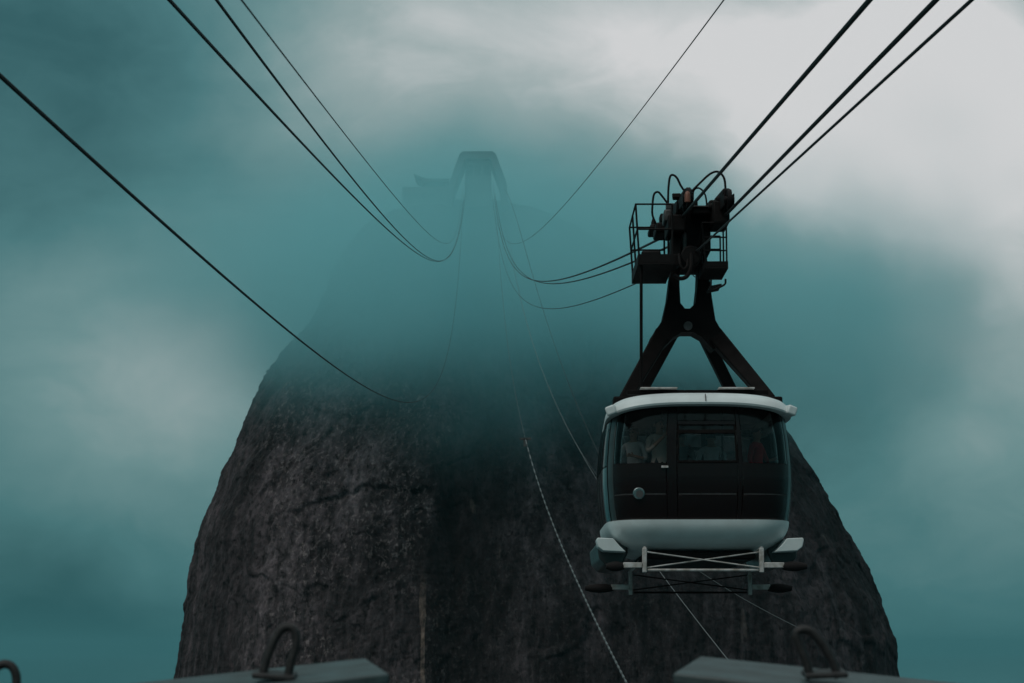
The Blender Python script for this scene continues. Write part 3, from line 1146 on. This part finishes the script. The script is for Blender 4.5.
    def along(Tr, t):
        a, b = Vector(Tr[0]), Vector(Tr[1])
        return a + (b - a) * t - base

    for Tr, dxo in ((T1, -1), (T2, 1)):
        # paired truck plates and wheels that ride on the rope
        for k in range(8):
            t = -0.02 + k / 7 * 0.98
            c = along(Tr, t) + Vector((0, 0, 0.025 + 0.17))
            mb = MB()
            mb.cyl(c, (1, 0, 0), 0.17, 0.07, 20)
            mb.cyl(c, (1, 0, 0), 0.06, 0.17, 12)
            mb.build('wheel', 'machine_dark', cg, bevel=0.01)
        for k in range(4):
            c = along(Tr, 0.05 + k * 0.27) + Vector((0, 0, 0.20))
            for s in (-1, 1):
                mb = MB()
                mb.box(c + Vector((s * 0.075, 0.12, 0.0)), (0.022, 0.86, 0.20), rx=0.10)
                mb.build('truck_plate', 'machine_dark', cg, bevel=0.02)
        for k in range(2):
            c = along(Tr, 0.20 + k * 0.55) + Vector((-dxo * 0.02, 0, 0.30))
            mb = MB()
            mb.box(c, (0.13, 1.5, 0.16), rx=0.10)
            mb.build('truck_beam', 'machine_dark', cg, bevel=0.03)
        for k in range(5):
            c = along(Tr, rnd.uniform(0, 0.9)) + Vector((dxo * rnd.uniform(0.0, 0.12), 0, rnd.uniform(0.20, 0.34)))
            mb = MB()
            mb.box(c, (rnd.uniform(0.06, 0.16), rnd.uniform(0.1, 0.25), rnd.uniform(0.06, 0.14)), rz=rnd.uniform(-.3, .3))
            mb.build('bracket', 'machine_dark' if k % 3 else 'machine_grey', cg, bevel=0.012)
    # central frame between the trucks
    def blk(name, x0, y0, x1, y1, Y, dep, m='machine_dark', bv=0.03):
        a, b = P(x0, y0, Y), P(x1, y1, Y)
        mb = MB()
        mb.box(((a.x + b.x) / 2, a.y + dep / 2, (a.z + b.z) / 2), (abs(b.x - a.x), dep, abs(a.z - b.z)))
        return mb.build(name, m, cg, bevel=bv)
    blk('main_frame', 684, 209, 711, 252, 35.3, 1.5)
    blk('main_frame', 681, 246, 703, 264, 35.5, 1.1)
    blk('cross_beam', 692, 206, 724, 214, 35.0, 0.5)
    blk('cover_plate', 692, 205.4, 711, 206.6, 34.95, 0.4, 'machine_grey', 0.0)
    blk('brake_unit', 668, 214, 686, 231, 34.9, 0.9)
    blk('brake_unit', 713, 200, 730, 223, 34.6, 0.8)
    blk('brake_unit', 716, 196, 723, 202, 34.6, 0.4)
    blk('gear_case', 671, 236, 682, 256, 35.2, 0.6)
    blk('gear_case', 656, 222, 668, 232, 35.9, 0.8)
    blk('control_box', 664, 209, 672, 221, 35.1, 0.5, 'machine_grey')
    blk('control_box', 683, 232, 687, 250, 35.15, 0.3, 'machine_grey')
    mb = MB()
    mb.cyl(P(690, 258, 35.2), (0, 1, 0), 0.17, 0.5, 20)
    mb.cyl(P(675, 262, 35.3), (0, 1, 0), 0.10, 0.4, 16)
    mb.build('pivot', 'machine_dark', cg, bevel=0.02)
    # hand rails bent into tall loops over the trucks
    loops = [[(656, 224), (652.5, 215), (652.5, 205), (654, 194.5), (658, 192), (662, 196), (668, 204)],
             [(668, 203), (668.5, 188), (670, 177), (673, 175), (677, 178), (681, 186), (686, 193)],
             [(689, 194), (700, 183), (710, 174), (718, 171.8), (724, 178), (725.5, 190), (725.5, 205)],
             [(693, 200), (693.6, 191), (697.5, 188), (702, 190), (705.5, 196), (707, 206)]]
    for i, lp in enumerate(loops):
        Yl = (36.6, 35.3, 34.7, 35.2)[i]
        mb = MB()
        mb.tube(smoothpath([P(x, y, Yl) for x, y in lp], 6), 0.019 if i < 3 else 0.015, 8)
        mb.build('hand_loop', 'machine_dark', cg)
    mb = MB()
    c = P(687.5, 196.5, 33.75)
    mb.tube([c + Vector((0, 0, -0.09)), c + Vector((0, 0, 0.03)), c + Vector((0, 0, 0.07)), c + Vector((0, 0, 0.09))], [0.05, 0.048, 0.036, 0.01], 14)
    mb.build('warning_beacon', 'orange', cg)
    # hoses
    mb = MB()
    mb.tube(smoothpath([P(691, 250, 35.0), P(691, 266, 34.9), P(687, 276, 34.9), P(680, 278.5, 34.9), P(674, 275, 34.95)], 8), 0.035, 8)
    mb.build('hose', 'rubber', cg)
    mb = MB()
    mb.tube(smoothpath([P(679, 254, 35.0), P(680, 263, 34.9), P(683, 269, 34.9), P(687, 266, 34.9), P(688, 256, 35.0)], 8), 0.022, 8)
    mb.build('hose', 'rubber', cg)
    mb = MB()
    mb.tube(smoothpath([P(693, 268, 35.2), P(692, 273, 35.2), P(695, 277, 35.2), P(698.5, 275, 35.3)], 6), 0.007, 6)
    mb.build('hose', 'rubber', cg)

    # service platforms
    def platform(xl, xr, yf, yr, zbot, ztray, ztop_, rails, rad=0.017):
        pf = empty('platform', (0, 0, 0))
        pf.parent = car
        xl, xr, yf, yr = xl - CX, xr - CX, yf - CY, yr - CY
        zbot, ztray, ztop_ = zbot - ZB, ztray - ZB, ztop_ - ZB
        mb = MB()
        t = 0.03
        zm, hh = (zbot + ztray) / 2, ztray - zbot
        mb.box(((xl + xr) / 2, (yf + yr) / 2, zbot + t / 2), (xr - xl, yr - yf, t))
        mb.box(((xl + xr) / 2, yf + t / 2, zm + 0.017), (xr - xl, t, hh - 0.034))
        mb.box(((xl + xr) / 2, yr - t / 2, zm + 0.017), (xr - xl, t, hh - 0.034))
        mb.box((xl + t / 2, (yf + yr) / 2, zm + 0.017), (t, yr - yf - 2 * t - 0.004, hh - 0.034))
        mb.build('tray', 'machine_dark', pf, smooth=False)
        for x in (xl + 0.02, xr - 0.02):
            for y in (yf + 0.02, (yf + yr) / 2, yr - 0.02):
                mb = MB()
                lean = -0.05 if x < (xl + xr) / 2 else 0.0
                zt_ = ztop_ if y < yr - 0.1 else ztop_ - 0.02
                mb.tube([(x, y, ztray - 0.05), (x + lean, y, zt_)], rad, 8)
                mb.build('post', 'machine_dark', pf)
        for fz in rails:
            z = ztray + (ztop_ - ztray) * fz
            l = -0.05 * fz
            loop = [(xr - 0.02, yf + 0.02, z), (xl + 0.02 + l, yf + 0.02, z), (xl + 0.02 + l, yr - 0.02, z - 0.02 * (fz > 0.99)), (xr - 0.02, yr - 0.02, z - 0.02 * (fz > 0.99))]
            mb = MB()
            for a, b in zip(loop, loop[1:]):
                mb.tube([a, b], rad * 0.9, 8)
            mb.build('rail', 'machine_dark', pf)
        return pf

    pl = platform(2.07, 2.66, 34.6, 36.5, 6.27, 6.44, 7.28, (1.0, 0.50))
    blk('equipment_box', 641.5, 250.5, 661, 256, 34.66, 0.5)
    blk('gear_case', 650, 224, 658, 230, 36.6, 0.7)
    blk('bracket', 652, 218, 655, 226, 36.8, 0.3)
    blk('bracket', 660, 213, 664, 222, 35.9, 0.3)
    blk('bracket', 676, 203, 681, 214, 35.0, 0.3)
    blk('bracket', 683, 199, 691, 207, 34.0, 0.25)
    blk('bracket', 694, 200, 698, 208, 35.0, 0.2)
    blk('bracket', 709, 203, 715, 209, 34.8, 0.3)
    pr_ = platform(3.16, 3.55, 34.6, 35.7, 6.20, 6.32, 6.97, (1.0, 0.62, 0.28), 0.014)
    mb = MB()
    for y in (34.7, 35.3):
        mb.tube(smoothpath([P(711, 279, y), P(711.5, 290, y), P(719, 287.5, y), P(725, 284, y), P(725.5, 279, y)], 5), 0.018, 6)
    mb.box(P(714, 288.5, 35.0), (0.20, 0.6, 0.025), ry=-0.2)
    mb.build('step', 'machine_dark', pr_)
    return car, base, zb - 0.035


CAR, CARBASE, FLOORZ = cable_car()


# ------------------------------------------------------------------ passengers
def person(x, y, face, shirt, trousers, arms, label, hair='hair_dark', hgt=1.70, long_hair=False):
    """x, y from the middle of the cabin; face = heading of the chest (0 looks at the camera)."""
    k = hgt / 1.70
    V, E, Rd = [], [], []

    def add(p, r, par=None):
        V.append(Vector(p) * k)
        Rd.append((r[0] * k, r[1] * k) if isinstance(r, tuple) else (r * k, r * k))
        if par is not None:
            E.append((par, len(V) - 1))
        return len(V) - 1

    pel = add((0, 0, 0.93), (0.15, 0.105))
    wai = add((0, 0, 1.08), (0.135, 0.095), pel)
    che = add((0, -0.01, 1.27), (0.155, 0.11), wai)
    col = add((0, 0, 1.40), (0.10, 0.08), che)
    nec = add((0, -0.005, 1.465), 0.052, col)
    hd0 = add((0, -0.02, 1.53), (0.066, 0.078), nec)
    hd1 = add((0, -0.015, 1.61), (0.078, 0.094), hd0)
    add((0, -0.005, 1.665), (0.05, 0.06), hd1)
    for s in (-1, 1):
        hip = add((s * 0.095, 0, 0.86), 0.085, pel)
        kn = add((s * 0.11, -0.01, 0.48), 0.058, hip)
        an = add((s * 0.12, 0.01, 0.08), 0.04, kn)
        add((s * 0.13, -0.13, 0.035), (0.042, 0.03), an)
        sh = add((s * 0.185, 0, 1.375), 0.058, col)
        el, wr = arms[s]
        e = add((s * el[0], el[1], el[2]), 0.042, sh)
        w = add((s * wr[0], wr[1], wr[2]), 0.028, e)
        d = (V[w] - V[e]).normalized() / k
        side = d.cross(Vector((0, 1, 0.2))).normalized()
        pm = Vector(V[w]) / k + d * 0.065
        p_ = add(pm, (0.036, 0.018), w)
        for f, (o, ln) in enumerate(((-0.028, 0.060), (-0.010, 0.072), (0.010, 0.068), (0.028, 0.052))):
            a = add(pm + side * o + d * 0.035, 0.0095, p_)
            add(pm + side * o * 1.1 + d * (0.035 + ln * 0.6) + Vector((0, -0.02, -0.012)), 0.0085, a)
        a = add(pm + side * -0.045 * s - d * 0.01, 0.011, p_)
        add(pm + side * -0.062 * s + d * 0.025, 0.0095, a)
    me = bpy.data.meshes.new('person')
    me.from_pydata([tuple(v) for v in V], E, [])
    o = bpy.data.objects.new('person', me)
    C.objects.link(o)
    md = o.modifiers.new('skin', 'SKIN')
    for sv, r in zip(me.skin_vertices[0].data, Rd):
        sv.radius = r
    me.skin_vertices[0].data[pel].use_root = True
    o.modifiers.new('sub', 'SUBSURF').levels = 1
    o.modifiers['sub'].render_levels = 1
    dg = bpy.context.evaluated_depsgraph_get()
    nm = bpy.data.meshes.new_from_object(o.evaluated_get(dg))
    o.modifiers.clear()
    o.data = nm
    nm.materials.clear()
    for m in (shirt, trousers, 'skin_tone', 'hair_dark'):
        nm.materials.append(MATS[m])
    wr_ = [Vector((s * arms[s][1][0], arms[s][1][1], arms[s][1][2])) for s in (-1, 1)]
    for p in nm.polygons:
        c = p.center / k
        i = 0
        if c.z < 0.98 and abs(c.x) < 0.24:
            i = 1
        if c.z > 1.44:
            i = 2
        if min((c - q).length for q in wr_) < 0.17 and not (c.z < 0.9 and abs(c.x) < 0.2):
            i = 2
        if c.z < 0.075:
            i = 3
        p.material_index = i
    nm.shade_smooth()
    # hair
    mb = MB()
    vs, fs = [], []
    nr, ns = 7, 16
    for j in range(nr):
        a = j / (nr - 1) * math.pi * 0.56
        for i in range(ns):
            b = i / ns * 2 * math.pi
            fr_ = max(0.0, -math.cos(b))
            aa = a * (1 - 0.38 * fr_) * (1.25 if long_hair and fr_ < 0.2 else 1.0)
            vs.append((0.088 * math.sin(aa) * math.sin(b) * k, (-0.006 + 0.108 * math.sin(aa) * math.cos(b)) * k, (1.605 + 0.108 * math.cos(aa) - (0.16 if long_hair and j == nr - 1 and fr_ < 0.2 else 0)) * k))
    for j in range(nr - 1):
        for i in range(ns):
            fs.append((j * ns + i, j * ns + (i + 1) % ns, (j + 1) * ns + (i + 1) % ns, (j + 1) * ns + i))
    mb.add(vs, fs)
    mb.build('hair', hair, o)
    # face: eyes, nose, ears, mouth
    mb = MB()
    for s in (-1, 1):
        mb.cyl((s * 0.030 * k, -0.098 * k, 1.600 * k), (0, 1, 0), 0.011 * k, 0.014, 10)
    mb.build('eyes', 'pane_dark', o)
    mb = MB()
    mb.tube([(0, -0.094 * k, 1.602 * k), (0, -0.118 * k, 1.568 * k), (0, -0.100 * k, 1.560 * k)], [0.008, 0.014, 0.008], 8)
    mb.build('nose', 'skin_tone', o)
    mb = MB()
    mb.box((0, -0.090 * k, 1.533 * k), (0.045, 0.012, 0.010))
    mb.build('mouth', 'orange', o)
    mb = MB()
    for s in (-1, 1):
        mb.cyl((s * 0.081 * k, 0.0, 1.590 * k), (1, 0, 0), 0.026 * k, 0.016, 10)
    mb.build('ears', 'skin_tone', o)
    o.location = CARBASE + Vector((x, y, FLOORZ))
    o.rotation_euler = (0, 0, face)
    tag(o, label, 'person', 'passengers in the cabin')


mat('cream_cloth', (0.74, 0.66, 0.60), 0.85)
mat('grey_cloth', (0.22, 0.23, 0.24), 0.85)
mat('red_cloth', (0.50, 0.015, 0.03), 0.85)
mat('navy_cloth', (0.03, 0.035, 0.05), 0.85)
mat('white_cloth', (0.76, 0.76, 0.77), 0.85)
DOWN = ((0.27, 0.02, 1.12), (0.25, -0.08, 0.90))
PHOTO = ((0.27, -0.10, 1.14), (0.10, -0.28, 1.36))
REACH = ((0.30, -0.08, 1.50), (0.30, -0.14, 1.78))
REST = ((0.28, -0.08, 1.12), (0.16, -0.30, 1.16))
person(-0.62, -1.55, R(25), 'cream_cloth', 'navy_cloth', {-1: PHOTO, 1: PHOTO}, 'passenger in a cream top at the left front window, hands raised to the face')
person(-1.02, -1.35, R(-30), 'white_cloth', 'navy_cloth', {-1: REST, 1: REST}, 'passenger in a pale top leaning in the left corner of the front window', long_hair=True, hgt=1.58)
person(-0.10, 0.7, R(160), 'grey_cloth', 'navy_cloth', {-1: DOWN, 1: REACH}, 'passenger in grey seen through the framed middle window, left one', hgt=1.72)
person(0.38, 0.2, R(-170), 'white_cloth', 'grey_cloth', {-1: DOWN, 1: DOWN}, 'passenger in white seen through the framed middle window, right one', hgt=1.66)
person(1.00, -1.1, R(60), 'red_cloth', 'navy_cloth', {-1: DOWN, 1: REST}, 'passenger in a red top at the right front window', hgt=1.60)


# ------------------------------------------------------------------ landing plates and hooks in the foreground
def landing(A, B, Cc, D, hooks, label, bolts):
    base = (A + B + Cc + D) / 4
    root = empty('landing_beam', base - Vector((0, 0, 0.22)))
    b0 = base - Vector((0, 0, 0.22))
    tag(root, label, 'beam', 'landing beams at the dock edge')
    mb = MB()
    mb.prism([p - b0 for p in (A, B, Cc, D)], (0, 0, -0.03))
    mb.build('top_plate', 'plate_paint', root, bevel=0.006)
    mb = MB()
    ctr = base
    ins = [(p + (ctr - p) * 0.04) - b0 + Vector((0, 0, -0.032)) for p in (A, B, Cc, D)]
    mb.prism(ins, (0, 0, -0.34))
    mb.build('web', 'hook_iron', root, bevel=0.006)
    for lp, r, pad in hooks:
        mb = MB()
        mb.tube(smoothpath([p - b0 for p in lp], 8), r, 14)
        mb.build('lifting_hook', 'hook_iron', root)
        mb = MB()
        a, b = lp[0] - b0, lp[-1] - b0
        u = (b - a).normalized()
        m = (a + b) / 2
        mb.prism([m - u * pad + Vector((0, -0.045, 0)), m + u * pad + Vector((0, -0.045, 0)), m + u * pad + Vector((0, 0.06, 0.012)), m - u * pad + Vector((0, 0.06, 0.012))], (0, 0, 0.015))
        mb.build('hook_base', 'hook_iron', root, bevel=0.004)
    for p in bolts:
        mb = MB()
        mb.cyl(p - b0, (0, -0.1, 1), 0.011, 0.016, 6)
        mb.build('bolt', 'hook_iron', root, smooth=False)


def hookpts(pts, Y, dy=0.0):
    n = len(pts) - 1
    return [at(x, y, Y + dy * i / n) for i, (x, y) in enumerate(pts)]


landing(at(366, 658, 6.60), at(389, 673.5, 6.05), at(-70, 727, 5.75), at(-60, 704, 6.30),
        [(hookpts([(262, 679), (266, 662), (273, 643), (281, 630), (289, 627), (295, 632), (296, 645), (291, 662), (287, 681)], 6.15), 0.0125, 0.06),
         (hookpts([(-22, 712), (-18, 690), (-8, 672), (2, 664.5), (11, 666), (16, 675), (16, 690), (12, 712)], 6.05), 0.0125, 0.06)],
        'grey green steel landing beam at lower left with two bent iron hooks', [])
landing(at(700, 656, 6.60), at(1120, 700, 6.30), at(1130, 726, 5.75), at(673, 673, 6.05),
        [(hookpts([(811, 679), (806, 662), (799, 645), (796, 634), (802, 629.5), (812, 632), (823, 645), (832, 660), (839, 678)], 6.15), 0.0125, 0.06)],
        'grey green steel landing beam at lower right with one bent iron hook', [])

# ------------------------------------------------------------------ cloud on the summit, and the haze of the air
def cloud():
    x0, x1, y0, y1, z0, z1 = -190, 190, 350, 640, 18, 150
    mb = MB()
    mb.box(((x0 + x1) / 2, (y0 + y1) / 2, (z0 + z1) / 2), (x1 - x0, y1 - y0, z1 - z0))
    m = bpy.data.materials.new('cloud_vapour')
    m.use_nodes = True
    nt = m.node_tree
    nt.nodes.clear()
    L = nt.links
    out = nt.nodes.new('ShaderNodeOutputMaterial')
    pv = nt.nodes.new('ShaderNodeVolumePrincipled')
    pv.inputs['Color'].default_value = (0.40, 0.82, 0.86, 1)
    pv.inputs['Anisotropy'].default_value = 0.0
    L.new(pv.outputs[0], out.inputs['Volume'])
    geo = nt.nodes.new('ShaderNodeNewGeometry')
    nz = nt.nodes.new('ShaderNodeTexNoise')
    nz.inputs['Scale'].default_value = 0.026
    nz.inputs['Detail'].default_value = 3.0
    L.new(geo.outputs['Position'], nz.inputs['Vector'])

    def M(op, a, b=None, clamp=False):
        n = nt.nodes.new('ShaderNodeMath')
        n.operation = op
        n.use_clamp = clamp
        for i, v in enumerate((a, b)):
            if v is None:
                continue
            if isinstance(v, (int, float)):
                n.inputs[i].default_value = v
            else:
                L.new(v, n.inputs[i])
        return n.outputs[0]

    def puff(c, r):
        s = nt.nodes.new('ShaderNodeVectorMath')
        s.operation = 'SUBTRACT'
        L.new(geo.outputs['Position'], s.inputs[0])
        s.inputs[1].default_value = c
        d = nt.nodes.new('ShaderNodeVectorMath')
        d.operation = 'DIVIDE'
        L.new(s.outputs[0], d.inputs[0])
        d.inputs[1].default_value = r
        l = nt.nodes.new('ShaderNodeVectorMath')
        l.operation = 'LENGTH'
        L.new(d.outputs[0], l.inputs[0])
        return M('SUBTRACT', 1.0, l.outputs['Value'])

    wob = M('MULTIPLY', M('SUBTRACT', nz.outputs['Fac'], 0.5), 0.95)
    a = puff((-4, 482, 73), (98, 128, 46))
    b = M('MULTIPLY', puff((68, 480, 78), (56, 90, 38)), 0.55)
    f = M('ADD', M('MAXIMUM', a, b), wob)
    sp = nt.nodes.new('ShaderNodeSeparateXYZ')
    L.new(geo.outputs['Position'], sp.inputs[0])
    gate = nt.nodes.new('ShaderNodeMapRange')             # a fairly level cloud base
    gate.interpolation_type = 'SMOOTHSTEP'
    L.new(M('ADD', M('ADD', sp.outputs['Z'], M('MULTIPLY', sp.outputs['X'], 0.14)), M('MULTIPLY', wob, 30.0)), gate.inputs['Value'])
    gate.inputs['From Min'].default_value = 27.0
    gate.inputs['From Max'].default_value = 76.0
    mr = nt.nodes.new('ShaderNodeMapRange')
    mr.interpolation_type = 'SMOOTHSTEP'
    mr.inputs['From Min'].default_value = 0.0
    mr.inputs['From Max'].default_value = 0.75
    mr.inputs['To Min'].default_value = 0.0
    mr.inputs['To Max'].default_value = 0.036
    L.new(f, mr.inputs['Value'])
    L.new(M('MULTIPLY', mr.outputs[0], gate.outputs[0]), pv.inputs['Density'])
    MATS['cloud_vapour'] = m
    o = mb.build('clouds', 'cloud_vapour', smooth=False)
    tag(o, 'teal grey cloud wrapped round the summit of the mountain', 'cloud', kind='stuff')


cloud()


def haze():
    mb = MB()
    mb.box((0, 0, 50), (120000, 120000, 422))
    m = bpy.data.materials.new('haze_air')
    m.use_nodes = True
    nt = m.node_tree
    nt.nodes.clear()
    out = nt.nodes.new('ShaderNodeOutputMaterial')
    pv = nt.nodes.new('ShaderNodeVolumePrincipled')
    pv.inputs['Color'].default_value = (0.17, 0.48, 0.52, 1)
    pv.inputs['Density'].default_value = 0.00004
    nt.links.new(pv.outputs[0], out.inputs['Volume'])
    MATS['haze_air'] = m
    o = mb.build('haze', 'haze_air', smooth=False)
    tag(o, 'thin teal haze that fills the air down to the sea', 'haze', kind='stuff')


haze()
